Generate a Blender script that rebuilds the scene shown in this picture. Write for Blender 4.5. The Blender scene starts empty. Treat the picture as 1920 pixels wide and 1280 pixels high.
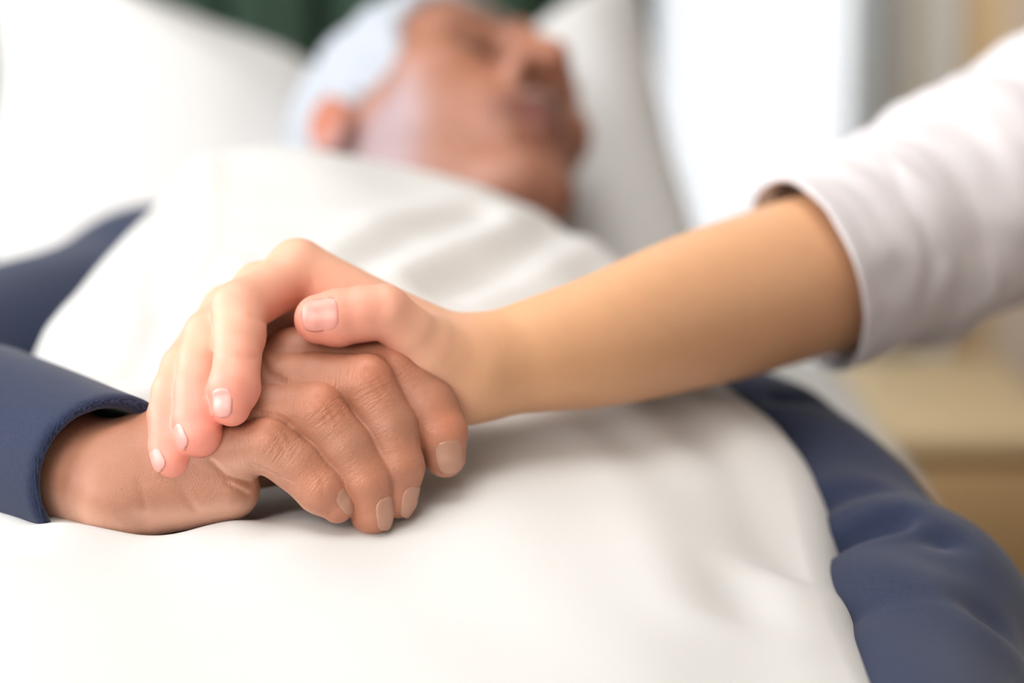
import bpy, math, random
import numpy as np
from mathutils import Vector, Matrix, noise

# ------------------------------------------------------------------ camera, world, light
SC = bpy.context.scene
COL = SC.collection
F_PX = 4000.0                      # focal length in pixels of a 1920x1280 frame
PITCH = math.atan(800 / F_PX)
CAM = np.array([0.0, 0.0, 0.88])
FWD = np.array([0, math.cos(PITCH), -math.sin(PITCH)])
UPV = np.array([0, math.sin(PITCH), math.cos(PITCH)])
RGT = np.array([1.0, 0, 0])
D0 = 0.80                          # distance of the clasped hands

cd = bpy.data.cameras.new('camera')
cam = bpy.data.objects.new('camera', cd)
COL.objects.link(cam)
cam.location = CAM
cam.rotation_euler = (math.pi / 2 - PITCH, 0, 0)
cd.sensor_width = 36.0
cd.lens = F_PX / 1920 * 36.0
cd.clip_start = 0.02
cd.dof.use_dof = True
cd.dof.focus_distance = 0.795
cd.dof.aperture_fstop = 3.1
SC.camera = cam
SC.cycles.max_bounces = 5
SC.cycles.diffuse_bounces = 3
SC.cycles.transparent_max_bounces = 6
SC.cycles.adaptive_threshold = 0.03
SC.cycles.use_light_tree = False
SC.cycles.caustics_reflective = False
SC.cycles.caustics_refractive = False

w = bpy.data.worlds.new('world')
SC.world = w
w.use_nodes = True
bg = w.node_tree.nodes['Background']
bg.inputs[0].default_value = (0.93, 0.96, 1.0, 1)
bg.inputs[1].default_value = 2.3

def area(name, loc, aim, sx, sy, power, col):
    ld = bpy.data.lights.new(name, 'AREA')
    ld.shape = 'RECTANGLE'
    ld.size, ld.size_y, ld.energy, ld.color = sx, sy, power, col
    o = bpy.data.objects.new(name, ld)
    COL.objects.link(o)
    o.location = loc
    o.rotation_euler = (Vector(aim) - Vector(loc)).to_track_quat('-Z', 'Y').to_euler()
    return o
area('window_daylight', (-2.34, 0.80, 1.50), (0.0, 0.9, 0.7), 2.5, 1.8, 40, (0.93, 0.965, 1.0))
area('added_rear_fill', (-0.85, -1.24, 1.65), (0.0, 0.8, 0.7), 1.9, 1.3, 18, (1.0, 0.975, 0.94))  # added frontal fill from behind the camera, placed at an invented window
area('added_overhead_fill', (-0.25, 0.75, 2.53), (-0.25, 0.75, 0), 1.1, 1.1, 5, (1.0, 0.98, 0.95))  # overhead fill, added to brighten the upward-facing surfaces

vs = SC.view_settings
vs.view_transform = 'Standard'
vs.look = 'None'
vs.gamma = 1.0
vs.use_curve_mapping = False
vs.exposure = 1.16

# ------------------------------------------------------------------ helpers
def P(px, py, d):
    """point seen at pixel (px, py) of the 1920x1280 frame at depth d metres"""
    px, py, d = np.broadcast_arrays(np.asarray(px, float), np.asarray(py, float), np.asarray(d, float))
    return (CAM + d[..., None] * (FWD + ((px - 960) / F_PX)[..., None] * RGT - ((py - 640) / F_PX)[..., None] * UPV))

def H(px, py, dz=0, r=0):
    """hand-space point: dz and r in pixels of the hand plane (5 px = 1 mm) -> (point, radius m)"""
    d = D0 + dz / (F_PX / D0)
    return P(px, py, d), r * d / F_PX

def HV(x, y, z):
    """direction given as image right, image down, away from the camera"""
    v = x * RGT - y * UPV + z * FWD
    return v / np.linalg.norm(v)

def srgb(r, g, b):
    f = lambda c: c / 12.92 if c <= 0.04045 else ((c + 0.055) / 1.055) ** 2.4
    return np.array([f(r / 255), f(g / 255), f(b / 255)])

def unit(v):
    v = np.asarray(v, float)
    return v / np.linalg.norm(v)

class Mat:
    def __init__(s, name):
        s.m = bpy.data.materials.new(name)
        s.m.use_nodes = True
        s.nt = s.m.node_tree
        s.b = s.nt.nodes['Principled BSDF']
    def node(s, t, **kw):
        n = s.nt.nodes.new(t)
        for k, v in kw.items():
            if k in n.inputs.keys():
                n.inputs[k].default_value = v
            else:
                setattr(n, k, v)
        return n
    def link(s, a, b):
        s.nt.links.new(a, b)

def col4(c):
    return (float(c[0]), float(c[1]), float(c[2]), 1)

def fabric(name, c, scale, bump, rough=0.9, var=0.06, sheen=0.0, aniso=(1, 1, 1)):
    m = Mat(name)
    tc = m.node('ShaderNodeTexCoord')
    mp = m.node('ShaderNodeMapping')
    mp.inputs['Scale'].default_value = aniso
    m.link(tc.outputs['Object'], mp.inputs[0])
    n = m.node('ShaderNodeTexNoise', Scale=scale, Detail=3.0)
    m.link(mp.outputs[0], n.inputs['Vector'])
    mx = m.node('ShaderNodeMix', data_type='RGBA')
    c = np.asarray(c)
    mx.inputs[6].default_value = col4(c * (1 - var))
    mx.inputs[7].default_value = col4(np.minimum(c * (1 + var), 0.95))
    m.link(n.outputs[0], mx.inputs[0])
    m.link(mx.outputs[2], m.b.inputs['Base Color'])
    m.b.inputs['Roughness'].default_value = rough
    m.b.inputs['Specular IOR Level'].default_value = 0.2
    m.b.inputs['Sheen Weight'].default_value = sheen
    bp = m.node('ShaderNodeBump', Strength=bump, Distance=0.001)
    m.link(n.outputs[0], bp.inputs['Height'])
    m.link(bp.outputs[0], m.b.inputs['Normal'])
    return m.m

def plain(name, c, rough=0.6, spec=0.3, nscale=6.0, var=0.04, stretch=(1, 1, 1)):
    m = Mat(name)
    tc = m.node('ShaderNodeTexCoord')
    mp = m.node('ShaderNodeMapping')
    mp.inputs['Scale'].default_value = stretch
    m.link(tc.outputs['Object'], mp.inputs[0])
    n = m.node('ShaderNodeTexNoise', Scale=nscale, Detail=4.0)
    m.link(mp.outputs[0], n.inputs['Vector'])
    mx = m.node('ShaderNodeMix', data_type='RGBA')
    c = np.asarray(c)
    mx.inputs[6].default_value = col4(c * (1 - var))
    mx.inputs[7].default_value = col4(np.minimum(c * (1 + var), 0.95))
    m.link(n.outputs[0], mx.inputs[0])
    m.link(mx.outputs[2], m.b.inputs['Base Color'])
    m.b.inputs['Roughness'].default_value = rough
    m.b.inputs['Specular IOR Level'].default_value = spec
    return m.m

def skin(name, sss, radius, scale, rough, wr_strength, fine_scale=900.0, fine=0.25, mottle=0.15):
    """colour from the painted skin tone, creases driven by the crease coordinate of each knuckle"""
    m = Mat(name)
    at = m.node('ShaderNodeAttribute', attribute_name='tone')
    tc = m.node('ShaderNodeTexCoord')
    bl = m.node('ShaderNodeTexNoise', Scale=110.0, Detail=4.0)
    m.link(tc.outputs['Object'], bl.inputs['Vector'])
    rmp = m.node('ShaderNodeMapRange')
    rmp.inputs[3].default_value = 1 - mottle
    rmp.inputs[4].default_value = 1 + mottle * 0.9
    m.link(bl.outputs[0], rmp.inputs[0])
    mul = m.node('ShaderNodeMix', data_type='RGBA', blend_type='MULTIPLY')
    mul.inputs[0].default_value = 1.0
    m.link(at.outputs['Color'], mul.inputs[6])
    m.link(rmp.outputs[0], mul.inputs[7])
    m.link(mul.outputs[2], m.b.inputs['Base Color'])
    m.b.inputs['Subsurface Weight'].default_value = sss
    m.b.inputs['Subsurface Radius'].default_value = radius
    m.b.inputs['Subsurface Scale'].default_value = scale
    m.b.inputs['Roughness'].default_value = rough
    m.b.inputs['Specular IOR Level'].default_value = 0.42
    # fine pores and lines
    vo = m.node('ShaderNodeTexVoronoi', Scale=fine_scale, feature='DISTANCE_TO_EDGE')
    m.link(tc.outputs['Object'], vo.inputs['Vector'])
    b1 = m.node('ShaderNodeBump', Strength=fine, Distance=0.0007)
    m.link(vo.outputs['Distance'], b1.inputs['Height'])
    # transverse wrinkles: noise squeezed along the finger, masked per vertex
    cr = m.node('ShaderNodeAttribute', attribute_name='crease')
    mk = m.node('ShaderNodeAttribute', attribute_name='wrinkle')
    n2 = m.node('ShaderNodeTexNoise', Scale=1.0, Detail=2.5, Roughness=0.55)
    m.link(cr.outputs['Vector'], n2.inputs['Vector'])
    mm = m.node('ShaderNodeMath', operation='MULTIPLY')
    m.link(n2.outputs[0], mm.inputs[0])
    m.link(mk.outputs['Fac'], mm.inputs[1])
    b2 = m.node('ShaderNodeBump', Strength=wr_strength, Distance=0.003)
    m.link(mm.outputs[0], b2.inputs['Height'])
    m.link(b1.outputs[0], b2.inputs['Normal'])
    m.link(b2.outputs[0], m.b.inputs['Normal'])
    return m.m

def new_obj(name, me, mat=None, parent=None, smooth=True):
    o = bpy.data.objects.new(name, me)
    COL.objects.link(o)
    if mat is not None:
        me.materials.append(mat)
    if smooth:
        me.polygons.foreach_set('use_smooth', [True] * len(me.polygons))
    if parent is not None:
        o.parent = parent
        o.matrix_parent_inverse = parent.matrix_world.inverted() if parent.type != 'EMPTY' else Matrix.Translation(-Vector(parent.location))
    return o

def mesh_np(name, V, F):
    me = bpy.data.meshes.new(name)
    V = np.asarray(V, np.float32)
    F = np.asarray(F, np.int32)
    n, k = F.shape
    me.vertices.add(len(V))
    me.vertices.foreach_set('co', V.ravel())
    me.loops.add(n * k)
    me.loops.foreach_set('vertex_index', F.ravel())
    me.polygons.add(n)
    me.polygons.foreach_set('loop_start', np.arange(0, n * k, k, dtype=np.int32))
    me.polygons.foreach_set('loop_total', np.full(n, k, np.int32))
    me.update(calc_edges=True)
    me.validate()
    return me

def tag(o, label=None, cat=None, group=None, kind=None):
    for k, v in (('label', label), ('category', cat), ('group', group), ('kind', kind)):
        if v:
            o[k] = v
    return o

def empty(name, loc):
    o = bpy.data.objects.new(name, None)
    o.empty_display_size = 0.05
    COL.objects.link(o)
    o.location = Vector([float(c) for c in loc])
    return o

def boxmesh(name, x0, x1, y0, y1, z0, z1, mat, parent=None, bevel=0.0, seg=2):
    V = [(x, y, z) for x in (x0, x1) for y in (y0, y1) for z in (z0, z1)]
    Fc = [(0, 1, 3, 2), (4, 6, 7, 5), (0, 4, 5, 1), (2, 3, 7, 6), (0, 2, 6, 4), (1, 5, 7, 3)]
    o = new_obj(name, mesh_np(name, V, Fc), mat, parent, smooth=False)
    if bevel:
        b = o.modifiers.new('bevel', 'BEVEL')
        b.width, b.segments = bevel, seg
    return o

# ---- signed distance shapes and their surface -----------------------------------------
def capsule(p, a, ra, b, rb):
    ab = b - a
    l2 = max(float(ab @ ab), 1e-12)
    x = p[:, 0] - p.dtype.type(a[0]); y = p[:, 1] - p.dtype.type(a[1]); z = p[:, 2] - p.dtype.type(a[2])
    c = (ab / l2).astype(p.dtype)
    h = np.clip(x * c[0] + y * c[1] + z * c[2], 0, 1)
    ab = ab.astype(p.dtype)
    x -= h * ab[0]; y -= h * ab[1]; z -= h * ab[2]
    return np.sqrt(x * x + y * y + z * z) - (h * p.dtype.type(rb - ra) + p.dtype.type(ra)), h

def ellipsoid(p, c, r):
    x = (p[:, 0] - c[0]) / r[0]; y = (p[:, 1] - c[1]) / r[1]; z = (p[:, 2] - c[2]) / r[2]
    k0 = np.sqrt(x * x + y * y + z * z)
    k1 = np.sqrt((x / r[0]) ** 2 + (y / r[1]) ** 2 + (z / r[2]) ** 2) + 1e-9
    return k0 * (k0 - 1) / k1

def smin(a, b, k):
    h = np.maximum(k - np.abs(a - b), 0)
    return np.minimum(a, b) - h * h * (0.25 / k)

def smax(a, b, k):
    return -smin(-a, -b, k)

def chain_d(p, ch):
    d = None
    for (a, ra), (b, rb) in zip(ch[:-1], ch[1:]):
        e, _ = capsule(p, a, ra, b, rb)
        d = e if d is None else np.minimum(d, e)
    return d

def surface(f, lo, hi, vox, iters=2, blk=8):
    """naive surface nets of f inside the box, evaluated only in blocks near the surface"""
    lo = np.asarray(lo, float); hi = np.asarray(hi, float)
    nb = np.ceil((hi - lo) / vox / blk).astype(int)
    n = nb * blk
    ctr = [lo[i] + (np.arange(nb[i]) + 0.5) * blk * vox for i in range(3)]
    C = np.stack(np.meshgrid(*ctr, indexing='ij'), -1).reshape(-1, 3)
    cv = f(C)
    V = np.repeat(np.repeat(np.repeat(cv.reshape(nb), blk, 0), blk, 1), blk, 2).astype(np.float32)
    near = np.nonzero(np.abs(cv) < blk * vox * 0.5 * 1.733 * 1.12 + 1.5 * vox)[0]
    off = np.stack(np.meshgrid(*[np.arange(blk)] * 3, indexing='ij'), -1).reshape(-1, 3)
    ijk = np.stack(np.unravel_index(near, nb), -1) * blk
    step = 160
    for s in range(0, len(near), step):
        g = (ijk[s:s + step, None, :] + off[None]).reshape(-1, 3)
        V[g[:, 0], g[:, 1], g[:, 2]] = f(np.asfortranarray((lo + (g + 0.5) * vox).astype(np.float32)))
    # surface nets
    ins = V < 0
    cnt = np.zeros(np.array(V.shape) - 1, np.int8)
    cs = [(i, j, k) for i in (0, 1) for j in (0, 1) for k in (0, 1)]
    sl = lambda i, m: slice(i, m - 1 + i)
    nx, ny, nz = V.shape
    for c in cs:
        cnt += ins[sl(c[0], nx), sl(c[1], ny), sl(c[2], nz)]
    act = np.stack(np.nonzero((cnt > 0) & (cnt < 8)), -1)
    idx = np.full(cnt.shape, -1, np.int32)
    idx[act[:, 0], act[:, 1], act[:, 2]] = np.arange(len(act))
    cv = {c: V[act[:, 0] + c[0], act[:, 1] + c[1], act[:, 2] + c[2]] for c in cs}
    acc = np.zeros((len(act), 3)); num = np.zeros(len(act))
    for c in cs:
        for ax in range(3):
            if c[ax] == 0:
                c2 = list(c); c2[ax] = 1; c2 = tuple(c2)
                a, b = cv[c], cv[c2]
                m = (a < 0) != (b < 0)
                t = np.where(m, a / np.where(m, a - b, 1), 0)
                pt = np.tile(np.array(c, float), (len(act), 1)); pt[:, ax] += t
                acc += pt * m[:, None]; num += m
    X = lo + (act + 0.5 + acc / num[:, None]) * vox
    quads = []
    for ax in range(3):
        u, v = (ax + 1) % 3, (ax + 2) % 3
        s0 = [slice(1, -1)] * 3; s1 = [slice(1, -1)] * 3
        s0[ax] = slice(0, -1); s1[ax] = slice(1, None)
        a, b = ins[tuple(s0)], ins[tuple(s1)]
        e = np.stack(np.nonzero(a != b), -1)
        if not len(e):
            continue
        fl = a[e[:, 0], e[:, 1], e[:, 2]]
        g = e.copy(); g[:, u] += 1; g[:, v] += 1
        def ci(du, dv):
            h = g.copy(); h[:, u] += du; h[:, v] += dv
            return idx[h[:, 0], h[:, 1], h[:, 2]]
        q = np.stack([ci(-1, -1), ci(0, -1), ci(0, 0), ci(-1, 0)], -1)
        q[~fl] = q[~fl][:, ::-1]
        quads.append(q)
    Q = np.concatenate(quads)
    Q = Q[(Q >= 0).all(1)]
    # a little smoothing
    for _ in range(iters):
        S = np.zeros_like(X); N = np.zeros(len(X))
        for k in range(4):
            i, j = Q[:, k], Q[:, (k + 1) % 4]
            for c in range(3):
                S[:, c] += np.bincount(i, X[j, c], len(X)) + np.bincount(j, X[i, c], len(X))
            N += np.bincount(i, minlength=len(X)) + np.bincount(j, minlength=len(X))
        X = X * 0.45 + 0.55 * S / np.maximum(N, 1)[:, None]
    return X, Q

def grad(f, X, e=0.0004):
    g = np.stack([f(X + np.eye(3)[i] * e) - f(X - np.eye(3)[i] * e) for i in range(3)], -1)
    return g / (np.linalg.norm(g, axis=1, keepdims=True) + 1e-12)

def join_np(parts):
    Vs, Fs, n = [], [], 0
    for V, F in parts:
        Vs.append(V); Fs.append(F + n); n += len(V)
    return np.concatenate(Vs), np.concatenate(Fs)

def set_attr(me, name, kind, data):
    a = me.attributes.new(name, kind, 'POINT')
    key = {'FLOAT_COLOR': 'color', 'FLOAT_VECTOR': 'vector', 'FLOAT': 'value'}[kind]
    a.data.foreach_set(key, np.asarray(data, np.float32).ravel())

def smoothstep(a, b, x):
    t = np.clip((x - a) / (b - a), 0, 1)
    return t * t * (3 - 2 * t)

def fold(p, seed, freq, dirv):
    """soft cloth folds: a sum of bent waves"""
    rng = np.random.default_rng(seed)
    t = p @ np.asarray(dirv)
    o = 0
    for i in range(4):
        q = rng.normal(size=3) * freq * 0.45
        o = o + np.sin(t * freq * (0.7 + 0.5 * i) + 1.6 * np.sin(p @ q + rng.random() * 6) + rng.random() * 6) / (1 + 0.6 * i)
    return o / 2.2

# ------------------------------------------------------------------ the room
YB = 2.35                                    # back wall
M_tan = plain('tan_wall_paint', srgb(226, 196, 154), 0.8, 0.1, 3.0, 0.03)
M_cream = plain('cream_wall_paint', srgb(244, 236, 222), 0.8, 0.1, 3.0, 0.02)
M_white = plain('white_gloss_paint', srgb(236, 234, 230), 0.5, 0.3)
M_floor = plain('oak_floor', srgb(190, 158, 118), 0.5, 0.3, 9.0, 0.10, (1, 12, 1))
M_wood = plain('light_oak', srgb(206, 172, 126), 0.45, 0.3, 14.0, 0.08, (1, 1, 9))
M_woodtop = plain('light_oak_top', srgb(222, 198, 156), 0.45, 0.3, 14.0, 0.06, (9, 1, 1))
M_panel_shade = plain('door_panel_shade', srgb(204, 186, 168), 0.6, 0.2, 5.0, 0.04)  # greyer than the leaf: shade on the panels put into the colour
M_green = fabric('dark_green_drape', srgb(60, 80, 66), 300, 0.2, 0.9, 0.12)

def struct(o):
    o['kind'] = 'structure'
    return o

fl = struct(boxmesh('floor', -2.4, 2.6, -1.3, YB + 0.12, -0.05, 0.0, M_floor))
wx0, wx1, wz0, wz1 = -0.35, 0.408, 0.12, 2.15      # opening in the back wall
V = []; Fc = []
def addbox(x0, x1, y0, y1, z0, z1):
    n = len(V)
    V.extend([(x, y, z) for x in (x0, x1) for y in (y0, y1) for z in (z0, z1)])
    Fc.extend([tuple(n + i for i in q) for q in [(0, 1, 3, 2), (4, 6, 7, 5), (0, 4, 5, 1), (2, 3, 7, 6), (0, 2, 6, 4), (1, 5, 7, 3)]])
addbox(-2.4, wx0, YB, YB + 0.12, 0, 2.6); addbox(wx1, 2.6, YB, YB + 0.12, 0, 2.6)
addbox(wx0, wx1, YB, YB + 0.12, wz1, 2.6); addbox(wx0, wx1, YB, YB + 0.12, 0, wz0)
struct(new_obj('wall_back', mesh_np('wall_back', V, Fc), M_cream, None, False))
V = []; Fc = []                                      # left wall with the big window that lights the bed
addbox(-2.5, -2.4, -1.3, -0.50, 0, 2.6); addbox(-2.5, -2.4, 2.10, YB + 0.12, 0, 2.6)
addbox(-2.5, -2.4, -0.50, 2.10, 0, 0.55); addbox(-2.5, -2.4, -0.50, 2.10, 2.4, 2.6)
struct(new_obj('wall_left', mesh_np('wall_left', V, Fc), M_cream, None, False))
struct(boxmesh('wall_right', 2.6, 2.7, -1.3, YB + 0.12, 0, 2.6, M_cream))
V = []; Fc = []                                      # wall behind the camera, opened for an added fill window
addbox(-2.5, -1.85, -1.4, -1.3, 0, 2.6); addbox(0.15, 2.7, -1.4, -1.3, 0, 2.6)
addbox(-1.85, 0.15, -1.4, -1.3, 0, 0.95); addbox(-1.85, 0.15, -1.4, -1.3, 2.35, 2.6)
struct(new_obj('wall_front', mesh_np('wall_front', V, Fc), M_cream, None, False))
struct(boxmesh('ceiling', -2.5, 2.7, -1.3, YB + 0.12, 2.6, 2.66, M_white))

cl = empty('added_fill_panel', (-0.25, 0.75, 2.54))  # unseen panel added as a fixture for the overhead fill
boxmesh('housing', -0.83, 0.33, 0.17, 1.33, 2.56, 2.6, M_white, cl, 0.004)
md = Mat('fill_panel_glow'); md.b.inputs['Base Color'].default_value = (0.9, 0.9, 0.9, 1)
md.b.inputs['Emission Color'].default_value = (1, 0.98, 0.95, 1); md.b.inputs['Emission Strength'].default_value = 1.2
boxmesh('diffuser', -0.81, 0.31, 0.19, 1.31, 2.548, 2.56, md.m, cl)
tag(cl, 'square white fill light panel added above the bed', 'ceiling light')

def window(name, axis, at, a0, a1, z0, z1, nm):
    r = struct(empty(name, (at if axis == 'x' else (a0 + a1) / 2, (a0 + a1) / 2 if axis == 'x' else at, z0)))
    t = 0.024
    def bar(nm_, u0, u1, v0, v1, d=0.05):
        if axis == 'y':
            boxmesh(nm_, u0, u1, at, at + d, v0, v1, M_white, r)
        else:
            boxmesh(nm_, at, at + d, u0, u1, v0, v1, M_white, r)
    for u in (a0, a1 - t):
        bar('window_stile', u, u + t, z0, z1)
    for v in (z0, z1 - t):
        bar('window_rail', a0 + t, a1 - t, v, v + t)
    bar('mullion', (a0 + a1) / 2 - 0.02, (a0 + a1) / 2 + 0.02, z0 + t, z1 - t)
    g = Mat('window_glass'); g.b.inputs['Transmission Weight'].default_value = 1.0
    g.b.inputs['Roughness'].default_value = 0.0; g.b.inputs['IOR'].default_value = 1.01
    for k in range(2):
        u0 = a0 + t + k * ((a1 - a0) / 2 - t / 2)
        u1 = u0 + (a1 - a0) / 2 - 1.5 * t
        if axis == 'y':
            boxmesh('pane', u0, u1, at + 0.02, at + 0.026, z0 + t, z1 - t, g.m, r)
        else:
            boxmesh('pane', at + 0.02, at + 0.026, u0, u1, z0 + t, z1 - t, g.m, r)
window('window_1', 'y', YB + 0.06, wx0, wx1, wz0, wz1, 'back')
window('added_rear_window', 'y', -1.37, -1.85, 0.15, 0.95, 2.35, 'rear')  # unseen window, added to go with the frontal fill light
window('window_2', 'x', -2.46, -0.50, 2.10, 0.55, 2.4, 'left')

def drape(name, x0, x1, y, z0, z1, amp, waves, seed, mat, thick, gather=0.0):
    rng = np.random.default_rng(seed)
    nu, nv = 240, 26
    ph = rng.random(6) * 6
    u = np.linspace(0, 1, nu); v = np.linspace(0, 1, nv)
    U, W = np.meshgrid(u, v, indexing='ij')
    k = waves * 2 * np.pi
    wob = U + 0.018 * np.sin(2.3 * U * 6.28 + ph[0] + 0.6 * W) + 0.012 * np.sin(5.1 * U * 6.28 + ph[1])
    d = np.sin(k * wob + ph[2]) * (0.75 + 0.25 * np.sin(3 * U * 6.28 + ph[3])) + 0.3 * np.sin(2 * k * wob + ph[4] + W)
    X = x0 + (x1 - x0) * U + 0.25 * amp * np.cos(k * wob + ph[2])
    Y = y + amp * d * (0.6 + 0.4 * W)
    Z = z1 + (z0 - z1) * W
    Vv = np.stack([X, Y, Z], -1).reshape(-1, 3)
    i = np.arange(nu * nv).reshape(nu, nv)
    Q = np.stack([i[:-1, :-1], i[1:, :-1], i[1:, 1:], i[:-1, 1:]], -1).reshape(-1, 4)
    o = new_obj(name, mesh_np(name, Vv, Q), mat)
    s = o.modifiers.new('thickness', 'SOLIDIFY'); s.thickness = thick; s.offset = 0
    return o
gd = drape('drape', -1.7, 0.137, YB - 0.17, 0.02, 2.35, 0.034, 15, 3, M_green, 0.003)
tag(gd, 'dark green pleated drape hanging behind the pillow', 'curtain')
ms = Mat('white_sheer')
ms.b.inputs['Base Color'].default_value = (0.88, 0.92, 0.95, 1); ms.b.inputs['Roughness'].default_value = 0.9
tr = ms.node('ShaderNodeBsdfTranslucent'); tr.inputs[0].default_value = (0.92, 0.96, 1.0, 1)
tp = ms.node('ShaderNodeBsdfTransparent')
ad = ms.node('ShaderNodeMixShader'); ad.inputs[0].default_value = 0.55
ad2 = ms.node('ShaderNodeMixShader'); ad2.inputs[0].default_value = 0.48
out = [n for n in ms.nt.nodes if n.type == 'OUTPUT_MATERIAL'][0]
ms.link(ms.b.outputs[0], ad.inputs[1]); ms.link(tr.outputs[0], ad.inputs[2])
ms.link(ad.outputs[0], ad2.inputs[1]); ms.link(tp.outputs[0], ad2.inputs[2]); ms.link(ad2.outputs[0], out.inputs[0])
sh = drape('sheer_curtain', 0.02, 0.402, YB - 0.07, 0.02, 2.32, 0.02, 8, 8, ms.m, 0.0008)
tag(sh, 'white sheer curtain glowing in front of the window', 'curtain')

rod = empty('curtain_rod', (-0.6, YB - 0.12, 2.36))
M_metal = plain('brushed_steel', (0.55, 0.55, 0.56), 0.35, 0.5)
def tube(name, pts, rad, mat, parent=None, n=12):
    pts = [np.asarray(p, float) for p in pts]
    Vv, Q = [], []
    for i, p in enumerate(pts):
        t = unit(pts[min(i + 1, len(pts) - 1)] - pts[max(i - 1, 0)])
        s = unit(np.cross(t, [0.13, 0.27, 0.95] if abs(t[2]) < 0.9 else [1, 0, 0])); b = np.cross(t, s)
        r = rad[i] if hasattr(rad, '__len__') else rad
        for k in range(n):
            a = 2 * np.pi * k / n
            Vv.append(p + r * (np.cos(a) * s + np.sin(a) * b))
    for i in range(len(pts) - 1):
        for k in range(n):
            Q.append((i * n + k, i * n + (k + 1) % n, (i + 1) * n + (k + 1) % n, (i + 1) * n + k))
    return new_obj(name, mesh_np(name, Vv, Q), mat, parent)
tube('rod', [(-1.8, YB - 0.12, 2.37), (0.55, YB - 0.12, 2.37)], 0.012, M_metal, rod)
for x in (-1.8, 0.55):
    tube('finial', [(x - 0.03, YB - 0.12, 2.37), (x - 0.02, YB - 0.12, 2.37), (x, YB - 0.12, 2.37), (x + 0.02, YB - 0.12, 2.37), (x + 0.03, YB - 0.12, 2.37)], [0.001, 0.02, 0.026, 0.02, 0.001], M_metal, rod)
    boxmesh('bracket', x * 0.97 - 0.008, x * 0.97 + 0.008, YB - 0.13, YB, 2.34, 2.36, M_metal, rod)
tag(rod, 'steel curtain rod above the green drape and sheer', 'curtain rod')

struct(boxmesh('trim_1', 0.468, 0.484, YB - 0.03, YB + 0.001, 0.0, 2.2, M_white, bevel=0.003))
dr = struct(empty('door_1', (0.8, YB, 0)))
boxmesh('door_leaf', 0.484, 1.25, YB - 0.022, YB, 0.0, 2.1, M_tan, dr)
for z0, z1 in ((0.1, 0.95), (1.05, 2.0)):
    boxmesh('door_panel', 0.535, 1.18, YB - 0.034, YB - 0.02, z0, z1, M_panel_shade, dr, 0.006)
struct(boxmesh('baseboard_back', 0.38, 2.6, YB - 0.018, YB, 0, 0.1, M_white, bevel=0.003)).location.y -= 0.036

# bedside cabinet behind the woman's arm
nx0, nx1, ny0, ny1, nz = 0.30, 0.50, 1.86, 2.2, 0.425
ns = empty('nightstand', ((nx0 + nx1) / 2, (ny0 + ny1) / 2, 0))
boxmesh('cabinet_body', nx0, nx1, ny0, ny1, 0.08, nz - 0.02, M_wood, ns, 0.003)
boxmesh('cabinet_top', nx0 - 0.01, nx1 + 0.01, ny0 - 0.015, ny1, nz - 0.02, nz, M_woodtop, ns, 0.004)
for x in (nx0 + 0.015, nx1 - 0.045):
    for y in (ny0 + 0.015, ny1 - 0.045):
        boxmesh('leg', x, x + 0.03, y, y + 0.03, 0, 0.082, M_wood, ns, 0.003)
for k in range(2):
    dw = boxmesh('drawer', nx0 + 0.012, nx1 - 0.012, ny0 - 0.012, ny0 + 0.004, 0.095 + k * 0.155, 0.24 + k * 0.155, M_wood, ns, 0.003)
    zc = 0.17 + k * 0.155
    xm = (nx0 + nx1) / 2
    tube('knob', [(xm, ny0 - 0.01, zc), (xm, ny0 - 0.02, zc), (xm, ny0 - 0.03, zc), (xm, ny0 - 0.036, zc)], [0.005, 0.006, 0.012, 0.001], M_metal, dw)
tag(ns, 'light oak bedside cabinet with two drawers, against the tan wall', 'nightstand')

# ------------------------------------------------------------------ bed
M_sheet = fabric('white_sheet', srgb(216, 215, 214), 500, 0.15, 0.9, 0.02)
MZ = 0.532                                   # mattress top
bed = empty('bed', (-0.26, 0.75, 0))
def soft_box(name, x0, x1, y0, y1, z0, z1, r, mat, parent, vox=0.012):
    c = np.array([(x0 + x1) / 2, (y0 + y1) / 2, (z0 + z1) / 2]); h = np.array([x1 - x0, y1 - y0, z1 - z0]) / 2 - r
    def f(p):
        q = np.abs(p - c) - h
        return np.linalg.norm(np.maximum(q, 0), axis=1) + np.minimum(q.max(1), 0) - r + 0.0015 * fold(p, 5, 18, (0.4, 0.9, 0))
    Vv, Q = surface(f, c - h - r - 0.04, c + h + r + 0.04, vox)
    return new_obj(name, mesh_np(name, Vv, Q), mat, parent)
soft_box('mattress', -0.70, 0.278, -0.35, 1.74, 0.35, MZ, 0.045, M_sheet, bed)
boxmesh('bed_frame', -0.71, 0.268, -0.4, 1.78, 0.22, 0.352, M_wood, bed, 0.01)
for x in (-0.69, 0.185):
    for y in (-0.37, 1.69):
        boxmesh('leg', x, x + 0.06, y, y + 0.06, 0, 0.225, M_wood, bed, 0.006)
tag(bed, 'bed with white fitted sheet on a light wooden frame', 'bed')

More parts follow.
